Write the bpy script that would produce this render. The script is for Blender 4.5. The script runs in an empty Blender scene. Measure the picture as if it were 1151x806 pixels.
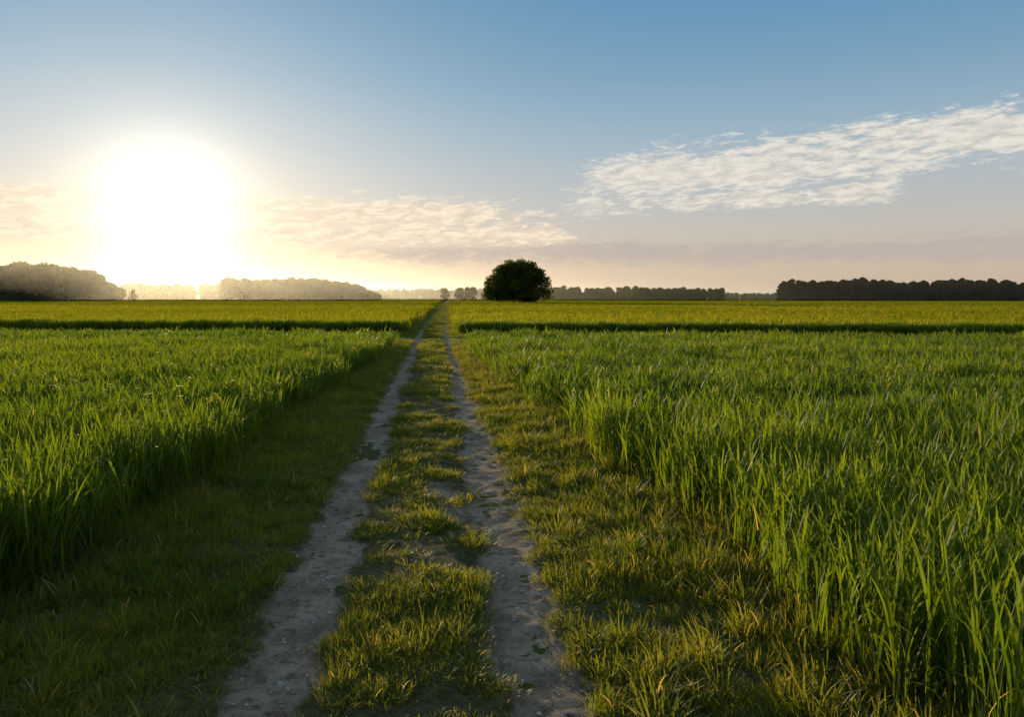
import bpy, math, random
import numpy as np
from mathutils import Vector, Matrix
rng=np.random.default_rng(7)
random.seed(7)
sc=bpy.context.scene
sc.view_settings.view_transform='Standard'; sc.view_settings.look='None'; sc.view_settings.exposure=0

YAW=math.radians(5.46); PITCH=math.radians(4.345); CH=2.4
FW=np.array([math.sin(YAW),math.cos(YAW)]); RT=np.array([math.cos(YAW),-math.sin(YAW)])
SUN_EL=math.radians(5.3); SUN_AZ=math.radians(-17.6)
S=Vector((math.sin(SUN_AZ)*math.cos(SUN_EL),math.cos(SUN_AZ)*math.cos(SUN_EL),math.sin(SUN_EL)))

# ------------------------------------------------ node helpers
class NT:
    def __init__(s,tree): s.t=tree; s.n=tree.nodes; s.l=tree.links
    def node(s,typ,**k):
        n=s.n.new(typ)
        for a,b in k.items(): setattr(n,a,b)
        return n
    def put(s,sock,v):
        if isinstance(v,bpy.types.NodeSocket): s.l.new(v,sock)
        else:
            try: sock.default_value=v
            except Exception: sock.default_value=(*v,1) if len(v)==3 else v
    def m(s,op,a,b=0.0,c=0.0,clamp=False):
        n=s.node('ShaderNodeMath',operation=op); n.use_clamp=clamp
        for i,v in enumerate((a,b,c)): s.put(n.inputs[i],v)
        return n.outputs[0]
    def mix(s,f,a,b,bt='MIX'):
        n=s.node('ShaderNodeMix',data_type='RGBA',blend_type=bt); n.clamp_factor=True
        s.put(n.inputs[0],f); 
        for i,v in ((6,a),(7,b)):
            s.put(n.inputs[i], v if isinstance(v,bpy.types.NodeSocket) else (*v,1))
        return n.outputs[2]
    def noise(s,vec,scale,detail=3,rough=.5,dist=0,col=False):
        n=s.node('ShaderNodeTexNoise')
        if vec is not None: s.put(n.inputs['Vector'],vec)
        n.inputs['Scale'].default_value=scale; n.inputs['Detail'].default_value=detail
        n.inputs['Roughness'].default_value=rough; n.inputs['Distortion'].default_value=dist
        return n.outputs[1 if col else 0]
    def sm(s,v,a,b,c=0.,d=1.):
        n=s.node('ShaderNodeMapRange',interpolation_type='SMOOTHSTEP')
        for i,x in enumerate((v,a,b,c,d)): s.put(n.inputs[i],x)
        return n.outputs[0]
    def comb(s,x,y,z):
        n=s.node('ShaderNodeCombineXYZ')
        for i,v in enumerate((x,y,z)): s.put(n.inputs[i],v)
        return n.outputs[0]
    def scalecol(s,col,f):
        n=s.node('ShaderNodeVectorMath',operation='SCALE')
        s.put(n.inputs[0],col); s.put(n.inputs['Scale'],f); return n.outputs[0]
    def addcol(s,a,b):
        n=s.node('ShaderNodeVectorMath',operation='ADD'); s.put(n.inputs[0],a); s.put(n.inputs[1],b); return n.outputs[0]
    def mulcol(s,a,b):
        n=s.node('ShaderNodeVectorMath',operation='MULTIPLY'); s.put(n.inputs[0],a); s.put(n.inputs[1],b); return n.outputs[0]
def newmat(name):
    m=bpy.data.materials.new(name); m.use_nodes=True; m.node_tree.nodes.clear()
    return m,NT(m.node_tree)

# ------------------------------------------------ WORLD
w=bpy.data.worlds.new("sky"); sc.world=w; w.use_nodes=True; w.node_tree.nodes.clear()
T=NT(w.node_tree)
out=T.node('ShaderNodeOutputWorld'); bg=T.node('ShaderNodeBackground'); bg.inputs[1].default_value=0.1
T.l.new(bg.outputs[0],out.inputs[0])
sky=T.node('ShaderNodeTexSky',sky_type='NISHITA'); sky.sun_disc=False
sky.sun_elevation=SUN_EL; sky.sun_rotation=SUN_AZ; sky.air_density=1.0; sky.dust_density=1.0; sky.ozone_density=2.5
tc=T.node('ShaderNodeTexCoord'); D=tc.outputs['Generated']
sep=T.node('ShaderNodeSeparateXYZ'); T.put(sep.inputs[0],D); X,Y,Z=sep.outputs
az=T.m('MULTIPLY',T.m('ARCTAN2',X,Y),180/math.pi)
el=T.m('MULTIPLY',T.m('ARCSINE',Z),180/math.pi)
dot=T.node('ShaderNodeVectorMath',operation='DOT_PRODUCT'); T.put(dot.inputs[0],D); dot.inputs[1].default_value=S
ang=T.m('MULTIPLY',T.m('ARCCOSINE',T.m('MINIMUM',dot.outputs['Value'],0.999999)),180/math.pi)
def gauss(v,w): 
    q=T.m('DIVIDE',v,w); return T.m('EXPONENT',T.m('MULTIPLY',T.m('MULTIPLY',q,q),-1.0))
def expo(v,w): return T.m('EXPONENT',T.m('MULTIPLY',v,-1.0/w))
rp=T.node('ShaderNodeValToRGB'); cr=rp.color_ramp; cr.interpolation='B_SPLINE'
stops=[(0,(.66,.50,.37)),(3,(.66,.54,.44)),(6,(.58,.57,.55)),(10,(.42,.53,.61)),(15,(.21,.40,.57)),(22,(.085,.28,.50)),(34,(.18,.31,.49)),(90,(.32,.39,.48))]
while len(cr.elements)<len(stops): cr.elements.new(.5)
for e,(a,c) in zip(cr.elements,stops): e.position=a/90.; e.color=(*c,1)
T.put(rp.inputs[0],T.m('DIVIDE',T.m('MAXIMUM',el,0.),90.))
base=T.addcol(T.scalecol(sky.outputs[0],.15),T.scalecol(rp.outputs[0],8.4))
g1=T.scalecol((10,9.4,7.8),T.m('MULTIPLY',gauss(ang,3.9),.9))
g2=T.scalecol((10,8.0,5.2),T.m('MULTIPLY',expo(ang,6.0),0.36))
g3=T.scalecol((10,8.1,5.9),T.m('MULTIPLY',gauss(ang,18.),0.12))
g4=T.scalecol((10,7.0,3.6),T.m('MULTIPLY',T.m('MULTIPLY',gauss(T.m('ADD',az,18.),26.),gauss(el,4.5)),0.13))
col=T.addcol(T.addcol(base,g4),T.addcol(g1,T.addcol(g2,g3)))
# clouds
P=T.comb(T.m('MULTIPLY',az,0.16),T.m('MULTIPLY',T.m('SUBTRACT',el,T.m('MULTIPLY',az,.06)),0.62),0.0)
n1=T.noise(P,1.0,8,.62,.35); n2=T.noise(P,4.2,6,.65,.5); n3=T.noise(P,12,5,.65,.3)
nn=T.m('ADD',T.m('MULTIPLY',n1,.42),T.m('ADD',T.m('MULTIPLY',n2,.38),T.m('MULTIPLY',n3,.20)))
def band(el0,slope,az0,wd,a,b,c,d):
    e=T.m('SUBTRACT',el,T.m('ADD',T.m('MULTIPLY',T.m('SUBTRACT',az,az0),slope),el0))
    return T.m('MULTIPLY',gauss(e,wd),T.m('MULTIPLY',T.sm(az,a,b),T.sm(az,c,d,1.,0.)))
mR=T.m('MAXIMUM',band(9.0,0.065,24,3.1,1,15,50,75),T.m('MULTIPLY',band(6.7,0.02,19,1.3,3,13,28,40),.98))
cR=T.sm(T.m('ADD',nn,T.m('MULTIPLY',mR,0.40)),0.755,0.90)
mL=T.m('MAXIMUM',band(5.9,0.0,-11,2.1,-70,-40,2,15),band(4.4,0.0,-11,1.5,-70,-40,6,16))
cL=T.sm(T.m('ADD',nn,T.m('MULTIPLY',mL,0.40)),0.755,0.90)
mG=band(3.1,0.0,15,1.4,-24,2,60,80)
cG=T.sm(T.m('ADD',nn,T.m('MULTIPLY',mG,0.36)),0.70,0.88)
shade=T.sm(n2,.35,.65,.80,1.08)
col=T.mix(T.m('MULTIPLY',cG,.6),col,(4.7,4.1,4.0))
col=T.mix(T.m('MULTIPLY',cR,.78),col,T.scalecol((8.6,7.9,6.8),shade))
col=T.mix(T.m('MULTIPLY',cL,.85),col,T.addcol(T.scalecol((9.8,8.3,6.3),shade),T.addcol(g1,g2)))
T.put(bg.inputs[0],col)

# ------------------------------------------------ SUN
sl=bpy.data.lights.new('sun','SUN'); sl.energy=5.0; sl.angle=math.radians(.5); sl.color=(1,.82,.52)
so=bpy.data.objects.new('sun',sl); so.rotation_euler=S.to_track_quat('Z','Y').to_euler(); so.location=(-40,120,60); sc.collection.objects.link(so)

# ------------------------------------------------ CAMERA
cd=bpy.data.cameras.new('camera'); cd.lens=28; cd.sensor_width=36; cd.clip_end=20000; cd.clip_start=.05
co=bpy.data.objects.new('camera',cd); co.location=(0,0,CH); co.rotation_euler=(math.pi/2-PITCH,0,-YAW)
sc.collection.objects.link(co); sc.camera=co

# ------------------------------------------------ numpy noise
def vnoise(x,y,seed=0):
    r=np.random.default_rng(seed); G=r.random((256,256))
    xi=np.floor(x).astype(int); yi=np.floor(y).astype(int); fx=x-xi; fy=y-yi
    fx=fx*fx*(3-2*fx); fy=fy*fy*(3-2*fy)
    a=G[xi%256,yi%256];b=G[(xi+1)%256,yi%256];c=G[xi%256,(yi+1)%256];d=G[(xi+1)%256,(yi+1)%256]
    return (a*(1-fx)+b*fx)*(1-fy)+(c*(1-fx)+d*fx)*fy
def fbm(x,y,o=4,seed=0):
    s=0;a=.5;t=0
    for i in range(o): s=s+a*vnoise(x*2**i+17*i,y*2**i+9*i,seed+i); t+=a; a*=.5
    return s/t

# ------------------------------------------------ layout
def cx(y): return np.where(y>58,0.014*(y-58),0.0)
def xl(y): return np.interp(y,[0,6,10,38,60],[-3.35,-3.25,-2.95,-1.95,-1.9])+cx(y)+.25*(fbm(y*.7,y*0+1,3,61)-.5)
def xr(y): return np.interp(y,[0,4.5,7,13,33,60],[2.5,2.55,2.7,2.25,1.4,1.35])+cx(y)+.25*(fbm(y*.7,y*0+5,3,62)-.5)
def near_end(x): return 39.8-.19*x
def far_start(x): return 53-.22*x
def lane(x): return 46.4-.2*x
TL,TR=-1.04,.66
def rut(x,y):
    wv=.26*(fbm(y*.3,y*0+3,3,5)-.5); wv2=.26*(fbm(y*.33,y*0+8,3,6)-.5)
    n=(fbm(x*2.6,y*2.6,4,11)-.5)*1.4
    g=np.interp(y,[0,5,12,60],[.31,.295,.275,.23])
    a=np.abs(x-cx(y)-TL-wv)/g; b=np.abs(x-cx(y)-TR-wv2)/(g*.98)
    d=np.minimum(a,b)+n
    m=np.clip((1.3-d)/.6,0,1)
    wp=np.exp(-((y-9.3)/1.6)**2-((x-.2)/.5)**2)*1.25+.8*np.exp(-((y-19)/2.5)**2-((x-.0)/.4)**2)
    m=np.maximum(m,np.clip(wp-.5+(fbm(x*2.5,y*2.5,3,31)-.5)*1.5,0,1))
    ln=np.abs(y-lane(x)); c=np.clip((2.2-ln)/1.0+n,0,1)*np.exp(-(x/14)**2)
    return np.maximum(m,c)

# ------------------------------------------------ mesh helper
def mesh_from(name,V,F,mats=(),attrs=None,midx=None,smooth=False):
    me=bpy.data.meshes.new(name); me.from_pydata(V.tolist() if hasattr(V,'tolist') else V,[],F.tolist() if hasattr(F,'tolist') else F)
    for m in mats: me.materials.append(m)
    if attrs:
        for k,v in attrs.items():
            a=me.attributes.new(k,'FLOAT','POINT'); a.data.foreach_set('value',np.asarray(v,dtype=np.float32))
    if midx is not None: me.polygons.foreach_set('material_index',np.asarray(midx,dtype=np.int32))
    me.polygons.foreach_set('use_smooth',[smooth]*len(me.polygons))
    me.update(); return me
def addobj(name,me,loc=(0,0,0)):
    o=bpy.data.objects.new(name,me); o.location=loc; sc.collection.objects.link(o); return o

# ------------------------------------------------ materials
def foliage_mat(name,c1,c2,dry,dryamt,trans,tf=.42,rough=.5,patch=.12,spec=.3,simple=False):
    m,N=newmat(name)
    at=N.node('ShaderNodeAttribute',attribute_name='tint').outputs['Fac']
    oi=N.node('ShaderNodeObjectInfo').outputs['Random']
    geo=N.node('ShaderNodeNewGeometry')
    pn=N.noise(geo.outputs['Position'],patch,2)
    f=N.m('ADD',N.m('MULTIPLY',at,.55),N.m('ADD',N.m('MULTIPLY',oi,.25),N.sm(pn,.35,.65,-.15,.35)),clamp=True)
    c=N.mix(f,c1,c2)
    if dryamt>0:
        dr=N.m('MULTIPLY',N.sm(at,1-dryamt,1-dryamt+.03),.9); c=N.mix(dr,c,dry)
    if simple:
        p=N.node('ShaderNodeBsdfDiffuse'); N.put(p.inputs['Color'],c)
    else:
        p=N.node('ShaderNodeBsdfPrincipled'); N.put(p.inputs['Base Color'],c); p.inputs['Roughness'].default_value=rough
        p.inputs['Specular IOR Level'].default_value=spec
    t=N.node('ShaderNodeBsdfTranslucent'); N.put(t.inputs[0],N.mulcol(c,trans))
    mx=N.node('ShaderNodeMixShader'); mx.inputs[0].default_value=tf
    N.l.new(p.outputs[0],mx.inputs[1]); N.l.new(t.outputs[0],mx.inputs[2])
    o=N.node('ShaderNodeOutputMaterial'); N.l.new(mx.outputs[0],o.inputs[0]); return m
crop_mat=foliage_mat('crop_leaf',(.045,.085,.008),(.115,.155,.012),(.32,.25,.09),.03,(3.1,2.65,.75),.5,.55)
far_crop=foliage_mat('sunlit_crop_leaf',(.11,.14,.010),(.18,.20,.016),(.32,.25,.09),.05,(2.9,2.3,.9),.5,.6,patch=.02,simple=True)  # same crop, leaf colour yellowed to carry the far field's golden backlight
grass_mat=foliage_mat('verge_grass',(.065,.10,.012),(.17,.18,.022),(.32,.25,.11),.09,(2.9,2.3,.8),.48,.55,patch=.7)
leaf_mat=foliage_mat('tree_leaf',(.04,.062,.010),(.12,.13,.02),(.06,.08,.016),.0,(2.0,1.6,.6),.42,.6,simple=True)
pine_mat=foliage_mat('dark_tree_leaf',(.02,.035,.010),(.04,.055,.014),(.04,.05,.015),.0,(1.3,1.2,.6),.2,.6,simple=True)
bark,N=newmat('bark'); p=N.node('ShaderNodeBsdfPrincipled'); g=N.node('ShaderNodeNewGeometry')
N.put(p.inputs['Base Color'],N.mix(N.noise(g.outputs['Position'],3,5),(.05,.035,.025),(.13,.10,.075))); p.inputs['Roughness'].default_value=.9
o=N.node('ShaderNodeOutputMaterial'); N.l.new(p.outputs[0],o.inputs[0])

gm,N=newmat('field_soil'); p=N.node('ShaderNodeBsdfPrincipled'); g=N.node('ShaderNodeNewGeometry').outputs['Position']
c=N.mix(N.sm(N.noise(g,.9,6,.6),.35,.65),(.055,.07,.016),(.10,.11,.022))
c=N.mix(N.sm(N.noise(g,6,5,.6),.52,.7),c,(.10,.08,.05)); N.put(p.inputs['Base Color'],c); p.inputs['Roughness'].default_value=1
p.inputs['Specular IOR Level'].default_value=.05
b=N.node('ShaderNodeBump'); b.inputs['Strength'].default_value=.6; b.inputs['Distance'].default_value=.03; N.put(b.inputs['Height'],N.noise(g,14,5)); N.l.new(b.outputs[0],p.inputs['Normal'])
o=N.node('ShaderNodeOutputMaterial'); N.l.new(p.outputs[0],o.inputs[0])
# road
rm,N=newmat('sandy_track'); p=N.node('ShaderNodeBsdfPrincipled'); g=N.node('ShaderNodeNewGeometry').outputs['Position']
r=N.node('ShaderNodeAttribute',attribute_name='rut').outputs['Fac']
n_a=N.noise(g,9,6,.65); n_b=N.noise(g,60,5,.7); n_c=N.noise(g,1.6,6,.65)
vor=N.node('ShaderNodeTexVoronoi'); N.put(vor.inputs['Vector'],g); vor.inputs['Scale'].default_value=42
sand=N.mix(N.sm(n_c,.38,.62),(.25,.18,.115),(.47,.35,.24))
sand=N.mix(N.sm(n_a,.46,.66),sand,(.19,.13,.08))
sand=N.mix(N.m('MULTIPLY',N.sm(n_b,.45,.7),.55),sand,(.54,.43,.31))
sand=N.mix(N.m('MULTIPLY',N.sm(vor.outputs['Distance'],.0,.28,1,0),.3),sand,(.58,.48,.37))
soil=N.mix(N.sm(n_a,.35,.65),(.08,.08,.026),(.16,.13,.06))
f=N.sm(N.m('ADD',r,N.m('MULTIPLY',N.m('SUBTRACT',n_a,.5),1.4)),.3,.85)
N.put(p.inputs['Base Color'],N.mix(f,soil,sand)); p.inputs['Roughness'].default_value=.95; p.inputs['Specular IOR Level'].default_value=.03
h=N.m('ADD',N.m('MULTIPLY',n_a,1.0),N.m('ADD',N.m('MULTIPLY',n_b,.45),N.m('MULTIPLY',N.sm(vor.outputs['Distance'],0,.4,1,0),.3)))
b=N.node('ShaderNodeBump'); b.inputs['Strength'].default_value=1; b.inputs['Distance'].default_value=.045; N.put(b.inputs['Height'],h); N.l.new(b.outputs[0],p.inputs['Normal'])
o=N.node('ShaderNodeOutputMaterial'); N.l.new(p.outputs[0],o.inputs[0])

# ------------------------------------------------ ground & road
R=9000.
addobj('ground',mesh_from('ground',np.array([[-R,-R,-.06],[R,-R,-.06],[R,R,-.06],[-R,R,-.06]]),np.array([[0,1,2,3]]),[gm]))
def road_z(x,y):
    r=rut(x,y); xx=x-cx(y)
    z=-.045*r+.03*np.exp(-((xx+.19)/.3)**2)+.06*(fbm(x*1.2,y*1.2,4,21)-.5)+.06*(fbm(x*7,y*7,3,22)-.5)
    e=np.clip((np.abs(xx+.3)-2.6)/.6,0,1); return z*(1-.5*e)+.0
ys=[-3.0]
while ys[-1]<620: ys.append(ys[-1]+max(.045,abs(ys[-1])*.008))
ys=np.array(ys); us=np.linspace(-4.2,3.6,170)
UY,UX=np.meshgrid(ys,us,indexing='ij'); PX=UX+cx(UY); Zr=road_z(PX,UY)
V=np.stack([PX.ravel(),UY.ravel(),Zr.ravel()],1)
ny,nx=len(ys),len(us); i=np.arange(ny-1)[:,None]*nx+np.arange(nx-1)[None,:]
F=np.stack([i,i+1,i+nx+1,i+nx],-1).reshape(-1,4)
addobj('dirt_road',mesh_from('dirt_road',V,F,[rm],{'rut':rut(PX,UY).ravel()},smooth=True))
xs=np.concatenate([np.linspace(-90,-4.25,120),np.linspace(3.65,90,120)])
def lanestrip(xs):
    vs=np.linspace(-4.5,4.5,30); LX,LV=np.meshgrid(xs,vs,indexing='ij'); LY=lane(LX)+LV
    V=np.stack([LX.ravel(),LY.ravel(),(.03*(fbm(LX,LY,3,40)-.5)-.01).ravel()],1); n=len(vs)
    i=np.arange(len(xs)-1)[:,None]*n+np.arange(n-1)[None,:]
    return V,np.stack([i,i+n,i+n+1,i+1],-1).reshape(-1,4),rut(LX,LY).ravel()
a=lanestrip(xs[:120]); b_=lanestrip(xs[120:])
addobj('cross_lane_path',mesh_from('cross_lane_path',np.concatenate([a[0],b_[0]]),np.concatenate([a[1],b_[1]+len(a[0])]),[rm],{'rut':np.concatenate([a[2],b_[2]])},smooth=True))

# ------------------------------------------------ blade builder
def blades(n,root,L,w,az,th0,kap,K,tint,twist=None):
    s=np.linspace(0,1,K+1)
    th=th0[:,None]+kap[:,None]*(s[None,:]**1.6)
    ds=L[:,None]/K
    dr=np.sin((th[:,:-1]+th[:,1:])/2)*ds; dz=np.cos((th[:,:-1]+th[:,1:])/2)*ds
    rr=np.concatenate([np.zeros((n,1)),np.cumsum(dr,1)],1); zz=np.concatenate([np.zeros((n,1)),np.cumsum(dz,1)],1)
    dx,dy=np.cos(az)[:,None],np.sin(az)[:,None]
    cx_=root[:,0:1]+rr*dx; cy_=root[:,1:2]+rr*dy; cz_=root[:,2:3]+zz
    tw=(twist if twist is not None else rng.uniform(-1,1,n))[:,None]*(.4+s[None,:])
    sxn=-np.sin(az)[:,None]*np.cos(tw)+np.cos(az)[:,None]*np.sin(tw); syn=np.cos(az)[:,None]*np.cos(tw)+np.sin(az)[:,None]*np.sin(tw)
    ww=w[:,None]*.5*np.clip((.55+1.6*s[None,:])*(1-s[None,:]**2.2),.03,1)
    A=np.stack([cx_-sxn*ww,cy_-syn*ww,cz_],-1); B=np.stack([cx_+sxn*ww,cy_+syn*ww,cz_],-1)
    V=np.stack([A,B],2).reshape(-1,3)
    base=np.arange(n)[:,None]*(2*(K+1))+np.arange(K)[None,:]*2
    F=np.stack([base,base+1,base+3,base+2],-1).reshape(-1,4)
    return V,F,np.repeat(tint,2*(K+1))
def merge(parts):
    Vs=[];Fs=[];Ts=[];o=0
    for V,F,t in parts: Vs.append(V);Fs.append(F+o);Ts.append(t);o+=len(V)
    return np.concatenate(Vs),np.concatenate(Fs),np.concatenate(Ts)
def crop_patch(rad,nst,K=5,wmul=1.,levels=4):
    n=nst; r=rad*np.sqrt(rng.random(n)); a=rng.random(n)*6.283
    base=np.stack([r*np.cos(a),r*np.sin(a),np.zeros(n)],1)
    hgt=rng.normal(.74,.06,n)
    saz=rng.random(n)*6.283; sth=rng.uniform(0,.12,n)
    parts=[blades(n,base,hgt,np.full(n,.006*wmul),saz,sth,rng.uniform(0,.08,n),2,rng.random(n)*.6)]
    for lv,(lo,hi) in list(enumerate([(.10,.3),(.3,.5),(.48,.66),(.62,.84)]))[4-levels:]:
        f=rng.uniform(lo,hi,n); z=hgt*f
        off=np.sin(sth)*z
        rt=base+np.stack([np.cos(saz)*off,np.sin(saz)*off,z],1)
        L=rng.uniform(.28,.46,n)*(1 if lv<3 else .88)
        big=rng.random(n)<.25
        parts.append(blades(n,rt,L,rng.uniform(.009,.016,n)*wmul,rng.random(n)*6.283,rng.uniform(.05,.32,n),np.where(big,rng.uniform(.9,2.0,n),rng.uniform(.05,.6,n)),K,rng.random(n)))
    return merge(parts)
def grass_tuft(rad,n,h0,h1,spread,K=4,w=.005):
    r=rad*np.sqrt(rng.random(n)); a=rng.random(n)*6.283
    base=np.stack([r*np.cos(a),r*np.sin(a),np.full(n,-.015)],1)
    out=a+rng.normal(0,.8,n)
    return blades(n,base,rng.uniform(h0,h1,n)*(1-.4*(r/rad)),rng.uniform(.6,1.4,n)*w,out,rng.uniform(.05,spread,n)*(.3+r/rad),rng.uniform(.2,1.6,n),K,rng.random(n))
def srccol(name,groups):
    c=bpy.data.collections.new(name); i=0
    for items,mat in groups:
        for V,F,t in items:
            me=mesh_from(f'{name}_{i}',V,F,[mat],{'tint':t},smooth=True)
            c.objects.link(bpy.data.objects.new(f'{name}_{i:02d}',me)); i+=1
    return c
def scatter(name,col,P,rot,scl,nvar,vidx=None):
    n=len(P); me=bpy.data.meshes.new(name); me.vertices.add(n); me.vertices.foreach_set('co',P.astype(np.float32).ravel())
    a=me.attributes.new('rotv','FLOAT_VECTOR','POINT'); a.data.foreach_set('vector',rot.astype(np.float32).ravel())
    a=me.attributes.new('sclv','FLOAT_VECTOR','POINT'); a.data.foreach_set('vector',scl.astype(np.float32).ravel())
    a=me.attributes.new('vidx','INT','POINT'); a.data.foreach_set('value',(rng.integers(0,nvar,n) if vidx is None else vidx).astype(np.int32))
    me.update(); ob=addobj(name,me)
    g=bpy.data.node_groups.new(name+'_scatter','GeometryNodeTree')
    g.interface.new_socket('Geometry',in_out='INPUT',socket_type='NodeSocketGeometry'); g.interface.new_socket('Geometry',in_out='OUTPUT',socket_type='NodeSocketGeometry')
    gi=g.nodes.new('NodeGroupInput'); go=g.nodes.new('NodeGroupOutput'); ip=g.nodes.new('GeometryNodeInstanceOnPoints')
    ci=g.nodes.new('GeometryNodeCollectionInfo'); ci.inputs['Collection'].default_value=col; ci.inputs['Separate Children'].default_value=True; ci.inputs['Reset Children'].default_value=True
    def na(nm,dt):
        x=g.nodes.new('GeometryNodeInputNamedAttribute'); x.data_type=dt; x.inputs['Name'].default_value=nm; return x.outputs['Attribute']
    er=g.nodes.new('FunctionNodeEulerToRotation')
    L=g.links.new
    L(gi.outputs[0],ip.inputs['Points']); L(ci.outputs[0],ip.inputs['Instance']); ip.inputs['Pick Instance'].default_value=True
    L(na('vidx','INT'),ip.inputs['Instance Index']); L(na('rotv','FLOAT_VECTOR'),er.inputs[0]); L(er.outputs[0],ip.inputs['Rotation']); L(na('sclv','FLOAT_VECTOR'),ip.inputs['Scale'])
    L(ip.outputs[0],go.inputs[0])
    md=ob.modifiers.new('scatter','NODES'); md.node_group=g; return ob
def rots(n,tilt):
    return np.stack([rng.normal(0,tilt,n),rng.normal(0,tilt,n),rng.random(n)*6.283],1)
def inview(x,y,marg=.78,pad=6):
    d=x*FW[0]+y*FW[1]; r=x*RT[0]+y*RT[1]; return (d>-2)&(np.abs(r)<d*marg+pad)
def jgrid(x0,x1,y0,y1,s):
    gx,gy=np.meshgrid(np.arange(x0,x1,s),np.arange(y0,y1,s)); gx=gx.ravel()+rng.uniform(-.5,.5,gx.size)*s; gy=gy.ravel()+rng.uniform(-.5,.5,gy.size)*s; return gx,gy

# ------------------------------------------------ crop
crop_src=srccol('crop_plants',[([crop_patch(.32,28,5,1.2) for _ in range(6)]+[crop_patch(.34,22,3,1.4,3) for _ in range(4)],crop_mat),
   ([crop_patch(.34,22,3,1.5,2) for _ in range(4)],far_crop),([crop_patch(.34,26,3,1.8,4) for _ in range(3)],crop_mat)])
def in_field(x,y,m=.12):
    side=(x<xl(y)-m)|(x>xr(y)+m)
    return side&((y<near_end(x))|(y>far_start(x)))
def field(P,s,zvar=.10):
    x,y=P; n=len(x)
    hz=1.0+.05*(s<=1.0)+zvar*2*(fbm(x*.9,y*.9,3,55)-.5)*2.2+rng.normal(0,.06,n)+.12*(fbm(x*.12,y*.12,2,56)-.5)
    sc_=np.stack([s*rng.uniform(.9,1.15,n),s*rng.uniform(.9,1.15,n),hz],1)
    return np.stack([x,y,np.full(n,-.04)],1),rots(n,.06 if s<1.5 else .02),sc_
parts=[]
def bandpts(d0,d1,step,s,far):
    x,y=jgrid(-d1*1.1-10,d1*1.1+10,-4,d1*1.05+3,step)
    d=x*FW[0]+y*FW[1]; k=(d>=d0)&(d<d1)&inview(x,y)&in_field(x,y,.12+.3*(s-1)); r=field((x[k],y[k]),s)
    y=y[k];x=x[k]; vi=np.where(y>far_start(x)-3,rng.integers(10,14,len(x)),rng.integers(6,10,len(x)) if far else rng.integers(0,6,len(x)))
    return r+(vi,)
for d0,d1,st,s,far in [(-2,12,.32,1.,0),(12,32,.47,1.25,1),(32,80,.76,1.9,1),(80,180,1.6,3.8,1),(180,420,3.8,8.,1),(420,900,8.5,17.,1)]:
    parts.append(bandpts(d0,d1,st,s,far))
# denser, darker-green crop row along the lane paints in the far edge's shade
x,y=jgrid(-60,60,36,70,.42); k=(y>far_start(x)-.4)&(y<far_start(x)+1.8)&in_field(x,y+.5,.2)&inview(x,y)
r=field((x[k],y[k]),1.1); parts.append((r[0],r[1],r[2]*np.array([1,1,1.04]),rng.integers(14,17,k.sum())))
Pp,Rr,Sc,Vi=[np.concatenate([p[i] for p in parts]) for i in range(4)]
L_=Pp[:,0]<cx(Pp[:,1])
scatter('wheat_field',crop_src,Pp[L_],Rr[L_],Sc[L_],6,Vi[L_]); scatter('wheat_field.001',crop_src,Pp[~L_],Rr[~L_],Sc[~L_],6,Vi[~L_])

cm,N=newmat('crop_canopy'); p=N.node('ShaderNodeBsdfDiffuse'); g=N.node('ShaderNodeNewGeometry').outputs['Position']
c=N.mix(N.sm(N.noise(g,.12,4),.35,.65),(.13,.155,.013),(.19,.20,.018)); N.put(p.inputs['Color'],c)
b=N.node('ShaderNodeBump'); b.inputs['Strength'].default_value=1; b.inputs['Distance'].default_value=.4; N.put(b.inputs['Height'],N.noise(g,1.5,5,.7)); N.l.new(b.outputs[0],p.inputs['Normal'])
o=N.node('ShaderNodeOutputMaterial'); N.l.new(p.outputs[0],o.inputs[0])
def canopy(side):
    ysn=np.array([85,120,200,400,700,1100,2500.]); e=(xl(ysn)-1.0) if side<0 else (xr(ysn)+1.0)
    V=[];F=[]
    for k,y in enumerate(ysn): V+= [[e[k],y,.62],[side*2500,y,.62]]
    for k in range(len(ysn)-1): F.append([2*k,2*k+1,2*k+3,2*k+2])
    return mesh_from('crop_canopy',V,F,[cm])
for sd in(-1,1):
    ob=addobj('distant_crop_canopy',canopy(sd))

# ------------------------------------------------ verge grass
tufts=[grass_tuft(.09,44,.08,.20,.6,4,.0065) for _ in range(4)]+[grass_tuft(.13,60,.05,.12,.9,3,.006) for _ in range(3)]
tsrc=srccol('grass_tufts',[(tufts,grass_mat)])
tall=[grass_tuft(.10,46,.18,.40,.5,5,.0078) for _ in range(4)]
tallsrc=srccol('tall_grass_tufts',[(tall,grass_mat)])
def verge(d0,d1,step,s):
    x,y=jgrid(-4.4,3.8,max(d0,-1),d1,step); x=x+cx(y)
    r=rut(x,y); clump=fbm(x*1.7,y*1.7,3,77)
    med=np.abs(x-cx(y)+.19)<.7
    prob=np.clip(1.12-1.75*r,0,1)*np.clip((clump-.26)/.18,0.3,1)
    prob=np.where(med,prob*np.clip((clump-.38)/.14,.18,1),prob)
    infld=((x<xl(y)-.5)|(x>xr(y)+.5))&((y<near_end(x))|(y>far_start(x)))
    k=(rng.random(len(x))<prob)&~infld&inview(x,y,.8,3)
    x,y,med,clump=x[k],y[k],med[k],clump[k]; n=len(x)
    edge=np.clip((np.abs(x-cx(y)+.19)-1.15)/1.3,0,1)
    h=(.55+.9*edge+2.8*np.clip(clump-.45,0,1))*rng.uniform(.5,1.4,n)
    return np.stack([x,y,road_z(x,y)],1),rots(n,.14),np.stack([s*rng.uniform(.8,1.3,n)]*2+[h*(s**.25)],1)
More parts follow.
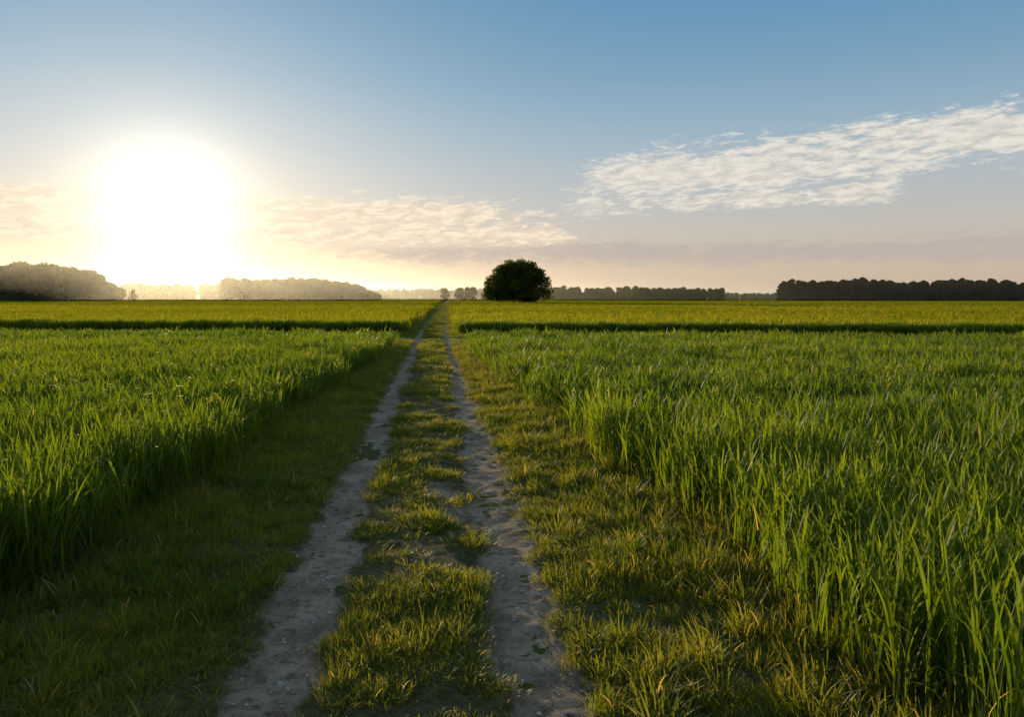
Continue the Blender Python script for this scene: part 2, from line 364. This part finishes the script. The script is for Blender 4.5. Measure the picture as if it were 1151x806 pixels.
ps=[verge(a,b,c,d) for a,b,c,d in [(-1,9,.080,.95),(9,20,.107,1.15),(20,62,.17,1.7),(62,160,.45,3.5),(160,420,1.2,8.)]]
Pp,Rr,Sc=[np.concatenate([q[i] for q in ps]) for i in range(3)]
scatter('verge_grass',tsrc,Pp,Rr,Sc,7)
x,y=jgrid(-4,3.6,0,45,.2); e=np.minimum(np.abs(x-xl(y)),np.abs(x-xr(y))); k=(((e<.6)&(rng.random(len(x))<.5))|((np.abs(x+.2)>1.4)&(fbm(x*1.3,y*1.3,2,99)>.56)&(rng.random(len(x))<.5)))&inview(x,y,.8,3)&(x>xl(y)-.6)&(x<xr(y)+.6)&(y<near_end(x)+2)
x,y=x[k],y[k]; n=len(x)
scatter('tall_verge_grass',tallsrc,np.stack([x,y,road_z(x,y)],1),rots(n,.12),np.stack([rng.uniform(.8,1.4,n)]*2+[rng.uniform(.45,1.15,n)],1),4)
x,y=jgrid(-60,70,25,70,.32); k=(y>near_end(x)-.5)&(y<far_start(x)+.5)&((x<-3.5)|(x>3))&(rng.random(len(x))<1-.8*rut(x,y)); x,y=x[k],y[k];n=len(x)
scatter('lane_grass',tsrc,np.stack([x,y,x*0],1),rots(n,.1),np.stack([rng.uniform(2,3.2,n)]*2+[rng.uniform(.6,1.2,n)],1),7)

# ------------------------------------------------ gravel
stm,N=newmat('pebble'); p=N.node('ShaderNodeBsdfPrincipled'); oi=N.node('ShaderNodeObjectInfo').outputs['Random']
N.put(p.inputs['Base Color'],N.mix(oi,(.20,.15,.11),(.5,.41,.32))); p.inputs['Roughness'].default_value=.9
o=N.node('ShaderNodeOutputMaterial'); N.l.new(p.outputs[0],o.inputs[0])
import bmesh
pc=bpy.data.collections.new('pebbles_src')
for k in range(4):
    bm=bmesh.new(); bmesh.ops.create_icosphere(bm,subdivisions=2,radius=1)
    for v in bm.verts: v.co*=1+.35*(random.random()-.5); v.co.z*=.6
    me=bpy.data.meshes.new(f'pebble_{k}'); bm.to_mesh(me); bm.free(); me.materials.append(stm); pc.objects.link(bpy.data.objects.new(f'pebble_{k}',me))
x=rng.uniform(-1.7,1.3,14000); y=2+38*rng.random(14000)**1.6; k=rng.random(14000)<rut(x,y)*.6+.04; x,y=x[k],y[k]; n=len(x)
s=.003+.018*rng.random(n)**3.5; scatter('gravel',pc,np.stack([x,y,road_z(x,y)+s*.2],1),rots(n,.4),np.stack([s]*3,1),4)

# ------------------------------------------------ trees
def tube(pts,rad,seg=8):
    pts=np.array(pts,float); V=[];F=[]
    for i,p in enumerate(pts):
        d=pts[min(i+1,len(pts)-1)]-pts[max(i-1,0)]; d/=np.linalg.norm(d)+1e-9
        a=np.cross(d,[.3,1,.1]); a/=np.linalg.norm(a); b=np.cross(d,a)
        for k in range(seg): t=k/seg*6.2832; V.append(p+rad[i]*(np.cos(t)*a+np.sin(t)*b))
    for i in range(len(pts)-1):
        for k in range(seg): F.append([i*seg+k,i*seg+(k+1)%seg,(i+1)*seg+(k+1)%seg,(i+1)*seg+k])
    return np.array(V),np.array(F)
def leafcloud(C,Rd,nper,size):
    Vs=[];Ts=[]
    for c,r in zip(C,Rd):
        n=int(nper*(r/np.mean(Rd))**2)
        d=rng.normal(0,1,(n,3)); d/=np.linalg.norm(d,axis=1)[:,None]
        rr=r*(1-.55*rng.random(n)**2+.15*rng.normal(0,1,n)*.6)
        p=c+d*rr[:,None]*np.array([1,1,.82])
        a=rng.normal(0,1,(n,3)); a/=np.linalg.norm(a,axis=1)[:,None]; b=np.cross(a,rng.normal(0,1,(n,3))); b/=np.linalg.norm(b,axis=1)[:,None]
        s=(size*rng.uniform(.6,1.4,n))[:,None]; 
        q=np.stack([p-a*s,p+b*s*.6,p+a*s,p-b*s*.6],1); Vs.append(q.reshape(-1,3))
        Ts.append(np.repeat(np.clip(rng.random()*.6+rng.random(n)*.4,0,1),4))
    V=np.concatenate(Vs); F=np.arange(len(V)).reshape(-1,4); return V,F,np.concatenate(Ts)
def make_tree(H,Wd,nl,nper,size,zb,mat,pine=False,lr=(.14,.2),extra=None):
    C=[];Rd=[]
    for k in range(nl):
        r=rng.uniform(*lr)*Wd
        u=rng.uniform(0,1); ph=rng.random()*6.283
        z=zb+r*.7+(H-zb-1.6*r)*u
        if pine: rad=(Wd/2-r*.8)*(1-.55*u**1.5)
        else: rad=(Wd/2-r*.9)*np.sqrt(max(0,1-((u-.32)/.72)**2 if u>.32 else 1-((.32-u)/.6)**2))
        q=rng.random()**.4
        C.append([np.cos(ph)*rad*q,np.sin(ph)*rad*q,z]); Rd.append(r)
    if extra:
        for c,r in extra: C.append(c); Rd.append(r)
    C=np.array(C);Rd=np.array(Rd)
    LV,LF,LT=leafcloud(C,Rd,nper,size)
    tr=H*.022
    pts=[[0,0,-.3],[.02*H,.0,H*.15],[.0,.02*H,H*.4],[.01*H,0,H*.75]]
    TV,TF=tube(pts,[tr*1.4,tr,tr*.7,tr*.2]); Vs=[TV];Fs=[TF];o=len(TV)
    for k in range(min(nl,16)):
        c=C[k]; z0=min(H*.15+rng.random()*H*.25,c[2]*.8); a=np.array([0,0,z0]); m=(a+c)/2+np.array([0,0,-.04*H])
        v,f=tube([a,m,c],[tr*.45,tr*.3,tr*.08],6); Vs.append(v);Fs.append(f+o);o+=len(v)
    nb=sum(len(f) for f in Fs); Vs.append(LV);Fs.append(LF+o)
    V=np.concatenate(Vs); F=np.concatenate(Fs); t=np.zeros(len(V)); t[o:]=LT
    mi=np.zeros(len(F),int); mi[nb:]=1
    return V,F,t,mi,[bark,mat]
def wpos(px,d):  # survey helper: bearing & distance -> site coordinates
    r=(px-575.5)/895.*d; return FW*d+RT*r
ex=[([-3.5,0,14.8],2.4),([-6,0,12.6],2.6),([4.2,0,14.0],2.6),([7.4,-1,11.6],2.6),([10.8,0,6],2.6),([-10.8,0,5.5],2.6),([9.8,0,8.8],2.4),([-9.2,0,9.2],2.6),([0.8,0,15.2],2.2),([11.3,0,3.6],2.2),([-11.2,0,3.2],2.2),([5,-8,4],2.4),([-6,-8,3.5],2.4),([0,-8,3.4],2.4),([9,-4,3.4],2.3),([-9,-4,3.2],2.3)]
V,F,t,mi,mt=make_tree(16.8,26,105,370,.34,.8,leaf_mat,lr=(.07,.14),extra=ex)
p_=wpos(583,300); addobj('broadleaf_tree',mesh_from('broadleaf_tree',V,F,mt,{'tint':t},mi),(p_[0],p_[1],0))

def treecol(name,mat,pine,n=4):
    c=bpy.data.collections.new(name)
    for i in range(n):
        V,F,t,mi,mt=make_tree(14,(6.5 if pine else 10),22,150,.45,.3,mat,pine,(.16,.24))
        c.objects.link(bpy.data.objects.new(f'{name}_{i}',mesh_from(f'{name}_{i}',V,F,mt,{'tint':t},mi)))
    return c
dec=treecol('woodland_trees',leaf_mat,False); pin=treecol('pine_trees',pine_mat,True)
def treeline(name,col,p0,p1,d,hpx,rows=3,step=5.,depth=1.,var=.12,gap=0.,slope=0,taper=0):
    P=[];Sx=[]
    w0,w1=wpos(p0,d),wpos(p1,d*(1+slope)); Ltot=np.linalg.norm(w1-w0); n=int(Ltot/step)
    Ht=(hpx*d/895.)+CH
    for r in range(rows):
        for k in range(n):
            f=(k+rng.random())/n
            if gap and fbm(np.array([f*Ltot/30.]),np.array([r*0+3.]),2,91)[0]<gap: continue
            q=w0+(w1-w0)*f+FW*(r*6*depth)+rng.normal(0,1.2,2)
            s=Ht/14*(1+rng.normal(0,var)*.6+.25*(float(fbm(np.array([f*Ltot/25.]),np.array([float(d)]),2,92)[0])-.5))
            if taper: s*=min(1,.35+.65*min(1,(1-f)*taper))
            P.append([q[0],q[1],0]);Sx.append([s*rng.uniform(.85,1.2)]*2+[s])
    n=len(P); ro=np.zeros((n,3)); ro[:,2]=rng.random(n)*6.283
    return scatter(name,col,np.array(P),ro,np.array(Sx),4)
treeline('distant_tree_line',dec,-500,130,480,34,4,4,taper=16,var=.12)
treeline('distant_tree_line',dec,118,262,760,16,3,6,gap=.3)
treeline('distant_tree_line',dec,250,424,640,20,4,4,taper=5,var=.12)
treeline('distant_tree_line',dec,405,640,1100,10,3,8)
treeline('distant_tree_line',dec,497,505,600,12,2,5)
treeline('distant_tree_line',dec,515,548,600,12,2,5)
treeline('distant_tree_line',dec,618,722,640,11,3,5,var=.2)
treeline('distant_tree_line',dec,715,812,560,12,3,4.5,var=.14)
treeline('distant_tree_line',dec,810,890,800,6,3,5)
treeline('distant_tree_line',pin,886,1700,520,18.5,5,3.6,var=.16)
treeline('distant_forest',dec,-900,2000,1900,5,3,9)

# ------------------------------------------------ haze volume (low morning mist over the far fields)
hm,N=newmat('morning_haze'); vs=N.node('ShaderNodeVolumeScatter'); vs.inputs['Color'].default_value=(1,.92,.78,1); vs.inputs['Density'].default_value=.00027; vs.inputs['Anisotropy'].default_value=.76
o=N.node('ShaderNodeOutputMaterial'); N.l.new(vs.outputs[0],o.inputs['Volume'])
x0,x1,y0,y1,z0,z1=-2500,2500,330,2600,1.6,24
V=[[x,y,z] for z in(z0,z1) for y in (y0,y1) for x in (x0,x1)]
F=[[0,2,3,1],[4,5,7,6],[0,1,5,4],[2,6,7,3],[0,4,6,2],[1,3,7,5]]
addobj('haze',mesh_from('haze',V,F,[hm]))
